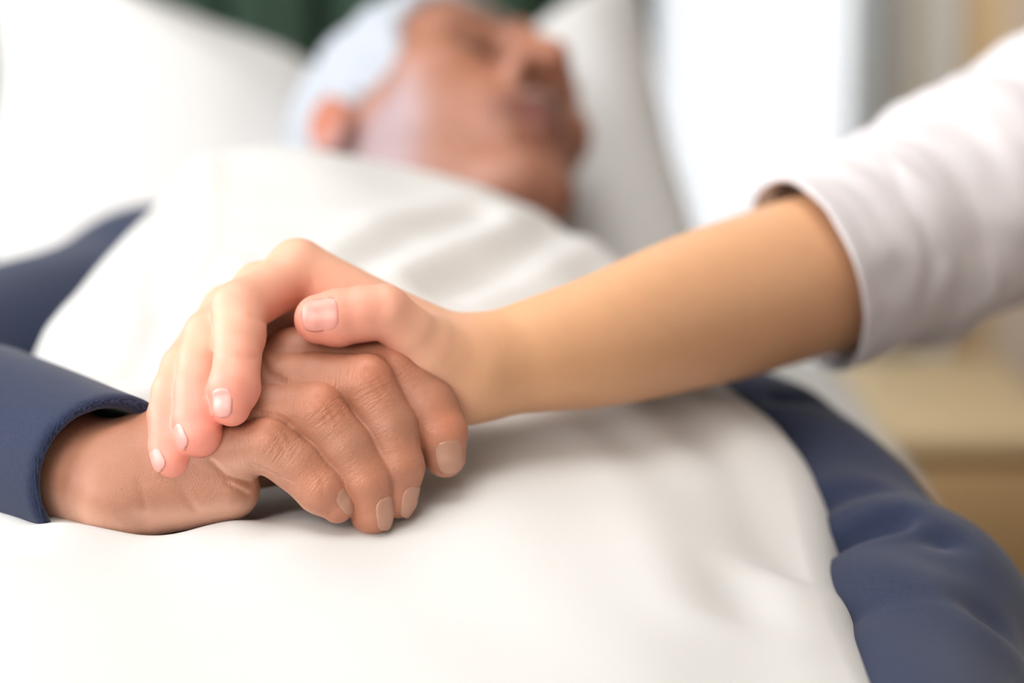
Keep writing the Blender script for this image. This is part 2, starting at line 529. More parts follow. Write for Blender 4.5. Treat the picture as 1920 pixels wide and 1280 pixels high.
# ------------------------------------------------------------------ pillow
def spline(pts, n, closed=False):
    """Catmull-Rom through rows of pts, n samples evenly spaced by chord length"""
    p = np.asarray(pts, float)
    if closed:
        p = np.vstack([p[-1], p, p[:2]])
    else:
        p = np.vstack([2 * p[0] - p[1], p, 2 * p[-1] - p[-2]])
    out = []
    for i in range(1, len(p) - 2):
        t = np.linspace(0, 1, 24, endpoint=False)[:, None]
        a, b, c, d = p[i - 1], p[i], p[i + 1], p[i + 2]
        out.append(0.5 * ((2 * b) + (c - a) * t + (2 * a - 5 * b + 4 * c - d) * t ** 2 + (3 * b - a - 3 * c + d) * t ** 3))
    q = np.vstack(out + [p[-2][None]])
    s = np.r_[0, np.cumsum(np.linalg.norm(np.diff(q, axis=0), axis=1))]
    tt = np.linspace(0, s[-1], n, endpoint=not closed)
    return np.stack([np.interp(tt, s, q[:, k]) for k in range(q.shape[1])], -1)

M_pillow = fabric('white_pillowcase', srgb(212, 210, 209), 400, 0.15, 0.9, 0.02)
outl = spline([(-15, -130), (90, -70), (220, -8), (400, 62), (540, 100), (640, 142), (780, 160), (920, 120), (1010, 72), (1075, 42),
               (1135, 5), (1185, -22), (1207, 20), (1224, 120), (1252, 260), (1292, 400), (1335, 560), (1300, 690), (1000, 700),
               (600, 680), (300, 640), (60, 600), (-25, 470), (-22, 300), (-5, 150), (-22, 0)], 160, closed=True)
def pil_d(px, py):
    return 1.63 - 0.20 * (py + 20) / 620
NR = 34
cx, cy = 640, 330
Vv = []
tt = np.sin(np.linspace(0, np.pi / 2, NR))
for side in (-1, 1):
    for t in tt:
        px = cx + (outl[:, 0] - cx) * t; py = cy + (outl[:, 1] - cy) * t
        base = P(px, py, pil_d(px, py))
        nrm = -HV(0, 0.25, 1.0)
        hgt = 0.085 * np.sqrt(np.maximum(1 - t ** 3.2, 0))
        dent = 0.085 * np.exp(-(((px - 800) / 210) ** 2 + ((py - 220) / 300) ** 2))
        wr = 0.0035 * fold(base, 9, 38, unit([1, 0.2, 0.9])) * (0.3 + 0.7 * t) * (1 - t ** 8)
        hh = np.where(side < 0, np.maximum(hgt - dent, -0.04) + wr, -hgt * 0.8)
        Vv.append(base + hh[:, None] * nrm)
Vv = np.array(Vv)                       # 2*NR rings of 160
nn = 160
Q = []
ids = np.arange(2 * NR * nn).reshape(2, NR, nn)
for s in (0, 1):
    a = ids[s][:-1]; b = ids[s][1:]
    q = np.stack([a, np.roll(a, -1, 1), np.roll(b, -1, 1), b], -1).reshape(-1, 4)
    Q.append(q if s == 0 else q[:, ::-1])
a, b = ids[0][-1], ids[1][-1]
Q.append(np.stack([a, np.roll(a, -1), np.roll(b, -1), b], -1))
pil = new_obj('pillow', mesh_np('pillow', Vv.reshape(-1, 3), np.concatenate(Q)), M_pillow)
pil.data.materials[0] = M_pillow
tag(pil, 'plump white pillow under the sleeping man\'s head', 'pillow')

# ------------------------------------------------------------------ hands
class Hand:
    """fingers: list of chains of (point, radius); palm: list of capsules; arm: list of capsules"""
    def __init__(s, fingers, palm, arm, k_palm, k_root, k_web):
        s.fingers = [[H(*q) for q in c] for c in fingers]
        s.palm = [(H(*a), H(*b)) for a, b in palm]
        s.kp, s.kr, s.kw = (x * D0 / F_PX for x in (k_palm, k_root, k_web))
        a = np.array([np.r_[H(*q)[0], H(*q)[1]] for q in arm])
        q = spline(a, 400)
        s.arm = [(a_[:3], a_[3]) for a_ in a]
        s.ax0 = a[0, :3]; s.axl = np.linalg.norm(a[-1, :3] - a[0, :3]); s.axd = (a[-1, :3] - a[0, :3]) / s.axl
        t = (q[:, :3] - s.ax0) @ s.axd
        for _ in range(40):
            q[1:-1] = 0.5 * q[1:-1] + 0.25 * (q[:-2] + q[2:])
        s.at, s.aq = t, q
        s.groove = []
        s.extra = []          # (centre, radius, strength) small bumps (+) or dents (-)
    def palm_d(s, p):
        d = None
        for (a, ra), (b, rb) in s.palm:
            e, _ = capsule(p, a, ra, b, rb)
            d = e if d is None else smin(d, e, s.kp)
        t = np.clip((p - s.ax0.astype(p.dtype)) @ s.axd.astype(p.dtype), 0, s.axl)
        c = np.stack([np.interp(t, s.at, s.aq[:, k]) for k in range(4)], -1)
        e = np.sqrt(((p - c[:, :3]) ** 2).sum(1)) - c[:, 3]
        return smin(d, e, s.kp)
    def hit(s, px, py):
        o = P(px, py, 0.6); v = unit(o - CAM); t = 0.0
        for _ in range(60):
            e = float(s((o + v * t)[None])[0])
            t += e * 0.9
            if e < 1e-5 or t > 0.6:
                break
        return o + v * t
    def add_groove(s, pts, width, depth):
        q = [s.hit(*a) for a in pts]
        s.groove += [(a, b, width, depth) for a, b in zip(q[:-1], q[1:])]
    def __call__(s, p):
        base = s.palm_d(p)
        d = base
        for c in s.fingers:
            fd = None
            for (a, ra), (b, rb) in zip(c[:-1], c[1:]):
                e, _ = capsule(p, a, ra, b, rb)
                fd = e if fd is None else smin(fd, e, 0.0016)
            d = smin(d, smin(base, fd, s.kr), s.kw)
        for c, r, st in s.extra:
            d = d - st * np.exp(-((p - c) ** 2).sum(1) / (r * r))
        g = None
        for a, b, w_, dep in s.groove:
            e, _ = capsule(p, a, 0, b, 0)
            e = dep * np.exp(-(e / w_) ** 2)
            g = e if g is None else np.maximum(g, e)
        return d if g is None else d + g
    def attrs(s, X):
        """nearest finger, distance along it (m) and angle, per vertex"""
        best = np.full(len(X), 1e9); fi = np.full(len(X), -1); S = np.zeros(len(X)); A = np.zeros(len(X))
        for i, c in enumerate(s.fingers):
            s0 = 0.0
            for (a, ra), (b, rb) in zip(c[:-1], c[1:]):
                e, h = capsule(X, a, ra, b, rb)
                L = np.linalg.norm(b - a)
                ax = (b - a) / L
                ref = unit(np.cross(ax, HV(0.2, 0.4, 1))); bi = np.cross(ax, ref)
                m = e < best
                best[m] = e[m]; fi[m] = i; S[m] = (s0 + h * L)[m]
                v = X - a
                A[m] = np.arctan2(v @ bi, v @ ref)[m]
                s0 += L
        return fi, S, A, best

def nail(chain, parent, tip, ax, nm, L, W, r, mat, lift=0.00018):
    ax = unit(ax); nm = unit(nm - (nm @ ax) * ax); bi = np.cross(ax, nm)
    nu, nv = 17, 15
    G = []
    for i in range(nu):
        u = -1 + 2 * i / (nu - 1)
        wf = (1 - abs(u) ** 3.5) ** 0.45 if u < 0 else (1 - u ** 6) ** 0.5
        wf = max(wf, 0.12) * (0.92 + 0.08 * u)
        for j in range(nv):
            v = -1 + 2 * j / (nv - 1)
            ph = v * wf * W / r
            rad = nm * math.cos(ph) + bi * math.sin(ph)
            G.append((tip + ax * (u * L / 2), rad, u, v))
    q = np.array([g[0] + g[1] * r * 1.6 for g in G]); rd = np.array([g[1] for g in G])
    for _ in range(14):
        q = q - rd * (chain_d(q, chain) * 0.8)[:, None]
    # keep the plate straight lengthways where the tip rounds off
    rad_len = ((q - np.array([g[0] for g in G])) * rd).sum(1)
    uu = np.array([g[2] for g in G]); v2 = np.array([g[3] for g in G])
    rl = rad_len.reshape(nu, nv)
    mid = rl[nu // 2]
    slope = (rl[nu // 2] - rl[2]) / (nu // 2 - 2)
    for i in range(nu // 2, nu):
        rl[i] = np.maximum(rl[i], mid + np.minimum(slope, 0) * (i - nu // 2) - 0.00022 * (i - nu // 2) ** 1.25 * 0.6)
    rl = rl.ravel() + lift * (1 - 1.6 * np.abs(v2) ** 4) - 0.0006 * (uu < -0.9)
    Vn = np.array([g[0] for g in G]) + rd * rl[:, None]
    ids = np.arange(nu * nv).reshape(nu, nv)
    Qn = np.stack([ids[:-1, :-1], ids[1:, :-1], ids[1:, 1:], ids[:-1, 1:]], -1).reshape(-1, 4)
    o = new_obj('fingernail', mesh_np('fingernail', Vn, Qn), mat, parent)
    sd = o.modifiers.new('plate', 'SOLIDIFY'); sd.thickness = 0.0004; sd.offset = -0.5
    return o

# the man's right hand, palm down on the duvet, little finger towards the camera
MAN_F = [
    [(372, 862, 25, 58), (430, 845, 10, 51), (502, 835, 0, 52), (555, 873, -4, 48), (602, 920, -6, 45), (632, 950, -4, 31)],
    [(428, 792, 58, 60), (510, 772, 44, 51), (591, 774, 32, 55), (646, 841, 28, 53), (684, 905, 26, 51), (697, 962, 26, 41)],
    [(480, 728, 104, 60), (590, 714, 86, 53), (683, 720, 72, 55), (728, 802, 68, 54), (746, 876, 62, 50), (744, 934, 60, 38)],
    [(550, 680, 165, 62), (650, 682, 148, 54), (741, 692, 134, 55), (800, 760, 124, 55), (826, 813, 116, 51), (834, 855, 112, 40)],
    [(360, 880, 170, 70), (480, 860, 235, 55), (590, 855, 235, 50), (670, 862, 225, 42)],
]
MAN_P = [
    ((215, 932, 20, 74), (372, 862, 25, 58)), ((225, 905, 55, 80), (428, 792, 60, 60)),
    ((235, 885, 95, 80), (480, 728, 110, 60)), ((240, 868, 130, 74), (550, 680, 170, 62)),
    ((250, 948, 22, 60), (425, 915, 30, 60)),
    ((240, 915, 120, 66), (400, 860, 170, 66)),
]
MAN_A = [(20, 843, 400, 118), (80, 858, 270, 114), (150, 885, 120, 108), (225, 905, 66, 98), (285, 890, 66, 86)]
man_hand = Hand(MAN_F, MAN_P, MAN_A, 34, 22, 5)
mm_ = lambda *q: H(*q)[0]
for q, r, st in [((505, 790, -30), 0.006, 0.0012), ((612, 735, 5), 0.006, 0.0011), ((700, 680, 45), 0.006, 0.0011), ((752, 650, 100), 0.006, 0.0011),
                 ((205, 836, -10), 0.011, 0.0022), ((300, 845, -20), 0.016, -0.0015), ((262, 985, -50), 0.004, -0.0012),
                 ((470, 925, -30), 0.004, -0.0012), ((545, 905, -30), 0.0035, -0.0012)]:
    man_hand.extra.append((mm_(*q), r, st))

# the woman's right hand, wrapped over the back of his
WOM_F = [
    [(560, 512, 215, 58), (505, 545, 150, 50), (450, 580, 78, 54), (448, 630, 36, 50), (445, 672, 6, 44), (439, 728, -28, 49), (434, 764, -44, 36)],
    [(490, 545, 255, 52), (440, 585, 190, 48), (392, 628, 120, 48), (378, 680, 70, 45), (370, 728, 32, 43), (370, 790, -14, 46), (375, 815, -30, 43)],
    [(430, 585, 305, 50), (385, 635, 220, 45), (345, 690, 140, 44), (326, 735, 90, 42), (315, 780, 45, 39), (318, 845, 0, 42), (324, 864, -14, 40)],
    [(400, 640, 350, 46), (360, 690, 280, 40), (335, 735, 210, 38), (325, 790, 160, 36), (325, 840, 120, 34)],
    [(808, 668, 165, 68), (770, 625, 118, 50), (722, 585, 90, 50), (680, 588, 84, 52), (632, 596, 78, 54), (598, 598, 74, 47)],
]
WOM_P = [
    ((852, 690, 240, 84), (560, 512, 215, 58)), ((862, 680, 270, 80), (490, 545, 255, 52)), ((870, 690, 300, 78), (430, 585, 305, 50)),
    ((880, 705, 320, 75), (400, 640, 350, 46)), ((860, 700, 215, 84), (800, 662, 160, 66)),
    ((850, 698, 235, 84), (900, 690, 262, 86)),
]
WOM_A = [(880, 694, 255, 88), (1000, 668, 330, 104), (1130, 638, 450, 122), (1320, 578, 720, 143), (1560, 505, 1060, 150)]
wom_hand = Hand(WOM_F, WOM_P, WOM_A, 34, 22, 5)
for q, r, st in [((548, 470, 190), 0.008, 0.0014), ((432, 562, 60), 0.006, 0.001), ((715, 545, 70), 0.006, 0.0006)]:
    wom_hand.extra.append((mm_(*q), r, st))

man_lines = [
    ([(398, 866), (428, 894), (472, 906), (522, 894)], 0.0011, 0.0009), ([(470, 872), (505, 888), (548, 908)], 0.0010, 0.0008),
    ([(425, 905), (462, 925), (500, 922)], 0.0010, 0.0008),
    ([(262, 900), (274, 955), (270, 1005)], 0.0018, 0.0003), ([(340, 912), (358, 945), (380, 968)], 0.0018, 0.0003),
    ([(488, 668), (500, 698), (530, 716)], 0.0016, 0.0012), ([(486, 780), (516, 782), (540, 796)], 0.0013, 0.0010),
    ([(596, 742), (618, 762), (632, 790)], 0.0008, 0.0004), ([(585, 752), (604, 770), (618, 796)], 0.0008, 0.0004), ([(606, 734), (634, 752), (648, 778)], 0.0008, 0.0004),
    ([(688, 690), (712, 704), (728, 730)], 0.0008, 0.0004), ([(678, 700), (700, 716), (716, 742)], 0.0008, 0.0004),
    ([(742, 655), (768, 668), (786, 692)], 0.0008, 0.0004), ([(500, 802), (520, 815), (530, 842)], 0.0008, 0.0004), ([(512, 794), (534, 808), (546, 832)], 0.0008, 0.0004),
    ([(592, 884), (606, 900), (606, 926)], 0.0008, 0.0004), ([(684, 886), (704, 896), (716, 914)], 0.0008, 0.00035), ([(812, 792), (836, 792), (852, 804)], 0.0008, 0.00035),
    ([(808, 802), (834, 802), (856, 814)], 0.0008, 0.00035),
]
for l in man_lines:
    man_hand.add_groove(*l)
for l in [([(712, 545), (718, 562), (716, 584)], 0.0009, 0.0005), ([(724, 548), (730, 566), (728, 586)], 0.0009, 0.0004),
          ([(585, 530), (596, 546), (600, 560)], 0.0009, 0.0004), ([(604, 522), (616, 538), (622, 556)], 0.0009, 0.0004),
          ([(448, 668), (466, 674), (484, 668)], 0.0011, 0.0006), ([(395, 664), (412, 672), (428, 672)], 0.0010, 0.0004),
          ([(472, 590), (492, 604), (508, 606)], 0.0012, 0.0006)]:
    wom_hand.add_groove(*l)

MAN_DORS = HV(0.25, -0.72, -0.62)
def man_tone(X, N):
    fi, S, A, bd = man_hand.attrs(X)
    dors = N @ MAN_DORS
    c_d = srgb(186, 130, 105); c_p = srgb(228, 176, 152); c_k = srgb(212, 136, 106); c_l = srgb(186, 138, 116)
    k = smoothstep(-0.05, -0.62, dors)
    # wrist and little-finger side are paler
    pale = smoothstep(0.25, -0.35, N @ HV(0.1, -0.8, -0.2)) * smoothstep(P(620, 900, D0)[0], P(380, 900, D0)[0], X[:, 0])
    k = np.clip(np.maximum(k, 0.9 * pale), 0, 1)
    col = c_d[None] * (1 - k[:, None]) + c_p[None] * k[:, None]
    for q, r, a in [((508, 800, -40), 0.009, 0.6), ((612, 752, -10), 0.010, 0.8), ((705, 705, 30), 0.010, 0.85), ((752, 672, 92), 0.009, 0.7),
                    ((590, 900, -45), 0.008, 0.5), ((690, 895, -15), 0.008, 0.45), ((757, 855, 20), 0.008, 0.45), ((840, 790, 70), 0.010, 0.8)]:
        m = a * np.exp(-((X - mm_(*q)) ** 2).sum(1) / r ** 2)
        col = col * (1 - m[:, None]) + c_k[None] * m[:, None]
    # warm fingertips
    for c in man_hand.fingers[:4]:
        m = 0.6 * np.exp(-((X - c[-1][0]) ** 2).sum(1) / 0.009 ** 2)
        col = col * (1 - m[:, None]) + srgb(210, 136, 108)[None] * m[:, None]
    return col, fi, S, A, bd
def wom_tone(X, N):
    fi, S, A, bd = wom_hand.attrs(X)
    base = srgb(238, 182, 154); pink = srgb(243, 152, 134)
    hand = smoothstep(P(980, 0, D0 * 1.06)[0], P(720, 0, D0 * 1.03)[0], X[:, 0])
    arm = srgb(230, 176, 134)
    col = arm[None] * (1 - hand[:, None]) + base[None] * hand[:, None]
    for c in wom_hand.fingers:
        for i, r in ((-1, 0.020), (-3, 0.012), (2, 0.012)):
            m = (0.9 if i == -1 else 0.35) * np.exp(-((X - c[i][0]) ** 2).sum(1) / r ** 2)
            col = col * (1 - m[:, None]) + pink[None] * m[:, None]
    return col, fi, S, A, bd

def joint_mask(hand, X, joints):
    m = np.zeros(len(X))
    for c in hand.fingers[:4]:
        for j, a, r in joints:
            if j < len(c):
                m = np.maximum(m, a * np.exp(-((X - c[j][0]) ** 2).sum(1) / r ** 2))
    return m

# ------------------------------------------------------------------ heads
def head_frame(px, py, d, up, yaw):
    """up: camera-space (right, up, towards viewer); yaw turns the face towards image right"""
    U = unit(up); t = np.array([0, 0, 1.0])
    F0 = unit(t - (t @ U) * U); R0 = np.cross(U, F0)
    Fd = math.cos(yaw) * F0 + math.sin(yaw) * R0
    Ld = np.cross(Fd, U)
    B = np.stack([RGT, UPV, -FWD], 1)          # camera -> world
    return P(px, py, d), np.stack([B @ Ld, B @ Fd, B @ U], 1)

def head_local(q, male=True):
    """face towards +y, crown +z, metres; q is (n,3)"""
    s = q.copy(); s[:, 0] = np.abs(s[:, 0])
    d = ellipsoid(s, np.array([0, -0.018, 0.045]), np.array([0.075, 0.098, 0.080]))
    d = smin(d, ellipsoid(s, np.array([0, 0.022, -0.028]), np.array([0.064, 0.068, 0.082])), 0.03)
    j, _ = capsule(s, np.array([0.05, -0.005, -0.055]), 0.02, np.array([0.012, 0.072, -0.098]), 0.018)
    d = smin(d, j, 0.025)
    d = smin(d, ellipsoid(s, np.array([0, 0.076, -0.1]), np.array([0.024, 0.02, 0.018])), 0.02)
    d = smin(d, ellipsoid(s, np.array([0.043, 0.06, -0.006]), np.array([0.026, 0.022, 0.022])), 0.025)
    b, _ = capsule(s, np.array([0.047, 0.069, 0.029]), 0.011, np.array([0.0, 0.085, 0.031]), 0.013)
    d = smin(d, b, 0.02)
    d = smax(d, -ellipsoid(s, np.array([0.031, 0.097, 0.008]), np.array([0.019, 0.018, 0.012])), 0.014)
    d = smin(d, ellipsoid(s, np.array([0.031, 0.0725, 0.007]), np.array([0.0150, 0.0150, 0.0115])), 0.003)
    ll, _ = capsule(s, np.array([0.020, 0.0872, 0.0025]), 0.0009, np.array([0.044, 0.0815, 0.0025]), 0.0007)
    d = smax(d, -ll, 0.0015)
    n, _ = capsule(s, np.array([0, 0.088, 0.026]), 0.009, np.array([0, 0.112, -0.014]), 0.0125)
    d = smin(d, n, 0.012)
    d = smin(d, ellipsoid(s, np.array([0.0145, 0.1, -0.02]), np.array([0.0105, 0.013, 0.010])), 0.008)
    d = smax(d, -ellipsoid(s, np.array([0.0092, 0.107, -0.031]), np.array([0.0074, 0.0100, 0.0085])), 0.003)
    d = smin(d, ellipsoid(s, np.array([0.0, 0.08, -0.05]), np.array([0.034, 0.018, 0.028])), 0.015)
    u, _ = capsule(s, np.array([0, 0.094, -0.0485]), 0.0066, np.array([0.024, 0.083, -0.054]), 0.003)
    lo, _ = capsule(s, np.array([0, 0.092, -0.063]), 0.0078, np.array([0.022, 0.082, -0.057]), 0.003)
    d = smin(d, u, 0.005); d = smin(d, lo, 0.005)
    c, _ = capsule(s, np.array([0, 0.102, -0.0555]), 0.0022, np.array([0.027, 0.087, -0.0565]), 0.0018)
    d = smax(d, -c, 0.003)
    # chin crease and ear
    d = smax(d, -ellipsoid(s, np.array([0, 0.098, -0.078]), np.array([0.02, 0.007, 0.005])), 0.01)
    e = ellipsoid(s - np.array([0.0775, -0.014, 0.0]) - np.outer(s[:, 1] + 0.014, [-0.25, 0, 0]), np.zeros(3), np.array([0.0085, 0.016, 0.028]))
    e = smax(e, -ellipsoid(s, np.array([0.088, -0.010, 0.004]), np.array([0.008, 0.009, 0.017])), 0.004)
    d = smin(d, e, 0.005)
    return d

def skull_cap(q):
    return ellipsoid(q, np.array([0, -0.018, 0.045]), np.array([0.075, 0.098, 0.080]))

def relaxed_hand(wri, fd, sd, arm, sc):
    def f(p):
        d, _ = capsule(p, arm, 0.03 * sc, wri + 0.01 * fd, 0.025 * sc)
        for k in range(4):
            a = wri + (0.02 * fd + sd * (k - 1.5) * 0.015) * sc
            b = a + (0.06 * fd + sd * (k - 1.5) * 0.003) * sc
            e, _ = capsule(p, a, 0.013 * sc, b, 0.010 * sc); d = smin(d, e, 0.01)
            L = (0.068, 0.076, 0.07, 0.055)[k] * sc
            e = chain_d(p, [(b, 0.0095 * sc), (b + fd * L * 0.5 - [0, 0, 0.006], 0.0085 * sc), (b + fd * L * 0.9 - [0, 0, 0.022], 0.007 * sc)]); d = smin(d, e, 0.003)
        a = wri + (0.02 * fd - sd * 0.02) * sc
        e = chain_d(p, [(a, 0.014 * sc), (a + (0.035 * fd - sd * 0.025) * sc, 0.0105 * sc), (a + (0.062 * fd - sd * 0.03) * sc - [0, 0, 0.01], 0.0085 * sc)]); d = smin(d, e, 0.006)
        return d
    return f

# ------------------------------------------------------------------ the sleeping man
HC, HM = head_frame(830, 298, 1.38, (-0.09, 0.72, -0.69), math.radians(42))
to_head = lambda p: (p - HC) @ HM
from_head = lambda q: np.asarray(q) @ HM.T + HC

NECK0 = from_head([0, -0.02, -0.07]); CH0 = P(720, 700, 1.24)
SHO_R = P(300, 590, 1.19); ELB_R = P(-230, 785, 0.985); CUF_R = mm_(200, 896, 55)
SHO_L = P(1130, 760, 1.21); MID_L = P(1430, 880, 1.03); ELB_L = P(1690, 1150, 0.90); WR_L = P(1760, 1560, 0.70)
BELLY = P(760, 1130, 0.95)
def man_low(p):
    d = np.linalg.norm(p - HC, axis=1) - 0.12
    m = d < 0.09
    d[m] = head_local(to_head(p[m]))
    n, _ = capsule(p, NECK0, 0.055, CH0, 0.06)
    d = smin(d, n, 0.025)
    t, _ = capsule(p, CH0, 0.07, BELLY, 0.05)
    d = smin(d, t, 0.05)
    for a, b in ((CH0, SHO_R), (CH0, SHO_L)):
        e, _ = capsule(p, a, 0.045, b, 0.036); d = smin(d, e, 0.03)
    for ch in ((SHO_R, ELB_R, CUF_R - 0.05 * unit(CUF_R - ELB_R)), (SHO_L, MID_L, ELB_L, WR_L)):
        for a, b in zip(ch[:-1], ch[1:]):
            e, _ = capsule(p, a, 0.03, b, 0.026); d = smin(d, e, 0.01)
    return d
allp = np.array([SHO_R, ELB_R, SHO_L, ELB_L, WR_L, BELLY, HC])
V1, Q1 = surface(man_low, allp.min(0) - 0.14, allp.max(0) + 0.16, 0.003, 1)
def box_of(h, pad):
    A = np.array([a for c in h.fingers for a, r in c] + [a for c in h.palm for a, r in c] + [a for a, r in h.arm])
    return A.min(0) - pad, A.max(0) + pad
lo, hi = box_of(man_hand, 0.03)
V2, Q2 = surface(man_hand, lo, hi, 0.00065, 3)

WLD = unit((WR_L - ELB_L) * [1, 1, 0.0])
Va, Qa = surface(relaxed_hand(WR_L + [0, 0, 0.005], WLD, unit(np.cross([0, 0, 1.0], WLD)), WR_L - 0.05 * WLD, 1.08), WR_L - 0.2, WR_L + 0.2, 0.002, 2)
V1, Q1 = join_np([(V1, Q1), (Va, Qa)])
ql = to_head(V1)
N1 = np.zeros_like(V1)
tone1 = np.tile(srgb(164, 112, 90), (len(V1), 1))
def blend(col, c, m):
    m = np.clip(m, 0, 1)[:, None]
    return col * (1 - m) + np.asarray(c)[None] * m
s_ = np.abs(ql[:, 0])
g3 = lambda c, r: np.exp(-(((np.stack([s_, ql[:, 1], ql[:, 2]], -1) - np.array(c)) / np.array(r)) ** 2).sum(1))
tone1 = blend(tone1, srgb(192, 130, 102), 0.8 * g3((0.04, 0.07, -0.012), (0.028, 0.03, 0.025)))      # cheek
tone1 = blend(tone1, srgb(186, 122, 96), 0.7 * g3((0, 0.11, -0.005), (0.018, 0.02, 0.03)))           # nose
tone1 = blend(tone1, srgb(122, 74, 72), 0.95 * g3((0, 0.095, -0.056), (0.030, 0.02, 0.012)))         # lips
tone1 = blend(tone1, srgb(118, 80, 60), 0.7 * g3((0.031, 0.085, 0.008), (0.02, 0.02, 0.012)))        # lids
tone1 = blend(tone1, srgb(60, 38, 30), 0.9 * np.exp(-((ql[:, 2] - 0.0025) / 0.0022) ** 2) * smoothstep(0.017, 0.021, s_) * smoothstep(0.047, 0.042, s_) * (ql[:, 1] > 0.07))   # lashes
stub = smoothstep(0.005, -0.03, ql[:, 2]) * smoothstep(-0.2, -0.05, ql[:, 2] + 0.0) * smoothstep(0.068, 0.03, ql[:, 1] - 0.3 * (ql[:, 2] + 0.05))
tone1 = blend(tone1, srgb(174, 158, 166), 0.75 * stub * (s_ > 0.02))
tone1 = blend(tone1, srgb(205, 120, 92), 0.8 * g3((0.088, -0.014, -0.004), (0.016, 0.022, 0.03)))    # ear
tone1 = blend(tone1, srgb(40, 20, 18), 1.4 * g3((0.0092, 0.106, -0.033), (0.0075, 0.010, 0.0065)))    # nostrils, plus shade under the nose painted into the tone
N2 = grad(man_hand, V2)
tone2, fi2, S2, A2, bd2 = man_tone(V2, N2)
VV, QQ = join_np([(V1, Q1), (V2, Q2)])
me = mesh_np('body', VV, QQ)
def finish_skin(me, n_low, tone_low, tone_hi, S, A, wr):
    t = np.concatenate([tone_low, tone_hi])
    set_attr(me, 'tone', 'FLOAT_COLOR', np.c_[t, np.ones(len(t))])
    cr = np.zeros((len(t), 3)); cr[n_low:, 0] = S * 760; cr[n_low:, 1] = A * 1.7
    set_attr(me, 'crease', 'FLOAT_VECTOR', cr)
    wv = np.zeros(len(t)); wv[n_low:] = wr
    set_attr(me, 'wrinkle', 'FLOAT', wv)
wr2 = np.clip(joint_mask(man_hand, V2, [(2, 1.0, 0.013), (4, 0.8, 0.010), (3, 0.35, 0.014), (1, 0.3, 0.014)]), 0, 1) * np.clip(0.45 + N2 @ MAN_DORS, 0.0, 1)
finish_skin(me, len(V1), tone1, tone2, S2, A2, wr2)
M_skin_man = skin('brown_skin', 0.18, (1.0, 0.4, 0.25), 0.003, 0.46, 0.45, 1000.0, 0.28)
man = empty('person', (float(BELLY[0]), float(BELLY[1]), MZ))
tag(man, 'sleeping man with white hair in a navy sweater, lying under the white duvet', 'person')
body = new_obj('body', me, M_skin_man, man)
M_nail_man = plain('man_nail', srgb(192, 144, 122), 0.34, 0.45, 400.0, 0.05)
for c, nd, L, W in [(man_hand.fingers[0], HV(0.68, -0.42, -0.6), 0.0095, 0.0046), (man_hand.fingers[1], HV(0.80, -0.15, -0.58), 0.0125, 0.0062),
                    (man_hand.fingers[2], HV(0.85, -0.05, -0.5), 0.0125, 0.0062), (man_hand.fingers[3], HV(0.28, -0.12, -0.95), 0.0130, 0.0066)]:
    (a, ra), (b, rb) = c[-2], c[-1]
    ax = unit(b - a)
    nail(c, body, b + ax * rb * 0.12, ax, nd, L, W, rb, M_nail_man)

# hair, eyebrow, moustache
def man_hair(p):
    q = to_head(p)
    d = skull_cap(q) - 0.008 + 0.0030 * fold(p, 21, 330, unit([0.7, 0.3, 0.6]))
    hl = q[:, 1] - 0.047 - 0.62 * np.clip(q[:, 2] - 0.055, 0, 1) - 0.35 * np.minimum(np.abs(q[:, 0]) - 0.07, 0)   # front hairline
    lowcut = -(q[:, 2] - 0.005 + 0.55 * np.clip(-q[:, 1] - 0.02, 0, 1))
    return smax(smax(d, hl, 0.006), lowcut, 0.006)
hb = from_head([[sx * 0.11, sy * 0.13 - 0.02, 0.045 + sz * 0.11] for sx in (-1, 1) for sy in (-1, 1) for sz in (-1, 1)])
V, Q = surface(man_hair, hb.min(0), hb.max(0), 0.0025, 1)
M_hair = fabric('white_hair', srgb(188, 194, 204), 420, 0.6, 0.75, 0.10, 0.2, (1, 1, 0.3))
o = new_obj('hair', mesh_np('hair', V, Q), M_hair, man); o['label'] = 'short white hair'
M_brow = fabric('grey_brow_hair', srgb(120, 104, 96), 700, 0.6, 0.8, 0.2)
def strip(fn, nm, lab, lo, hi, mat, vox=0.0016):
    f = lambda p: fn(to_head(p))
    bb = from_head([[x, y, z] for x in (lo[0], hi[0]) for y in (lo[1], hi[1]) for z in (lo[2], hi[2])])
    V, Q = surface(f, bb.min(0), bb.max(0), vox, 1)
    o = new_obj(nm, mesh_np(nm, V, Q), mat, man); o['label'] = lab
def brow_f(sg):
    def g(q):
        a, _ = capsule(q, np.array([sg * 0.014, 0.0935, 0.030]), 0.0042, np.array([sg * 0.034, 0.0865, 0.036]), 0.0042)
        b, _ = capsule(q, np.array([sg * 0.034, 0.0865, 0.036]), 0.0042, np.array([sg * 0.053, 0.071, 0.029]), 0.003)
        return np.minimum(a, b) + 0.0008 * fold(q, 4, 900, (0.6, 0, 0.8))
    return g
for sg in (-1, 1):
    strip(brow_f(sg), 'eyebrow', 'grey eyebrow', (-0.07, 0.05, 0.02), (0.07, 0.11, 0.06), M_brow)
def must(q):
    s = q.copy(); s[:, 0] = np.abs(s[:, 0])
    a, _ = capsule(s, np.array([0.003, 0.0985, -0.0395]), 0.0045, np.array([0.027, 0.0865, -0.047]), 0.004)
    return a + 0.0008 * fold(q, 6, 900, (0.5, 0, 0.85))
strip(must, 'moustache', 'thin grey moustache', (-0.04, 0.06, -0.065), (0.04, 0.115, -0.02), fabric('grey_stubble', srgb(150, 122, 112), 700, 0.5, 0.8, 0.15))

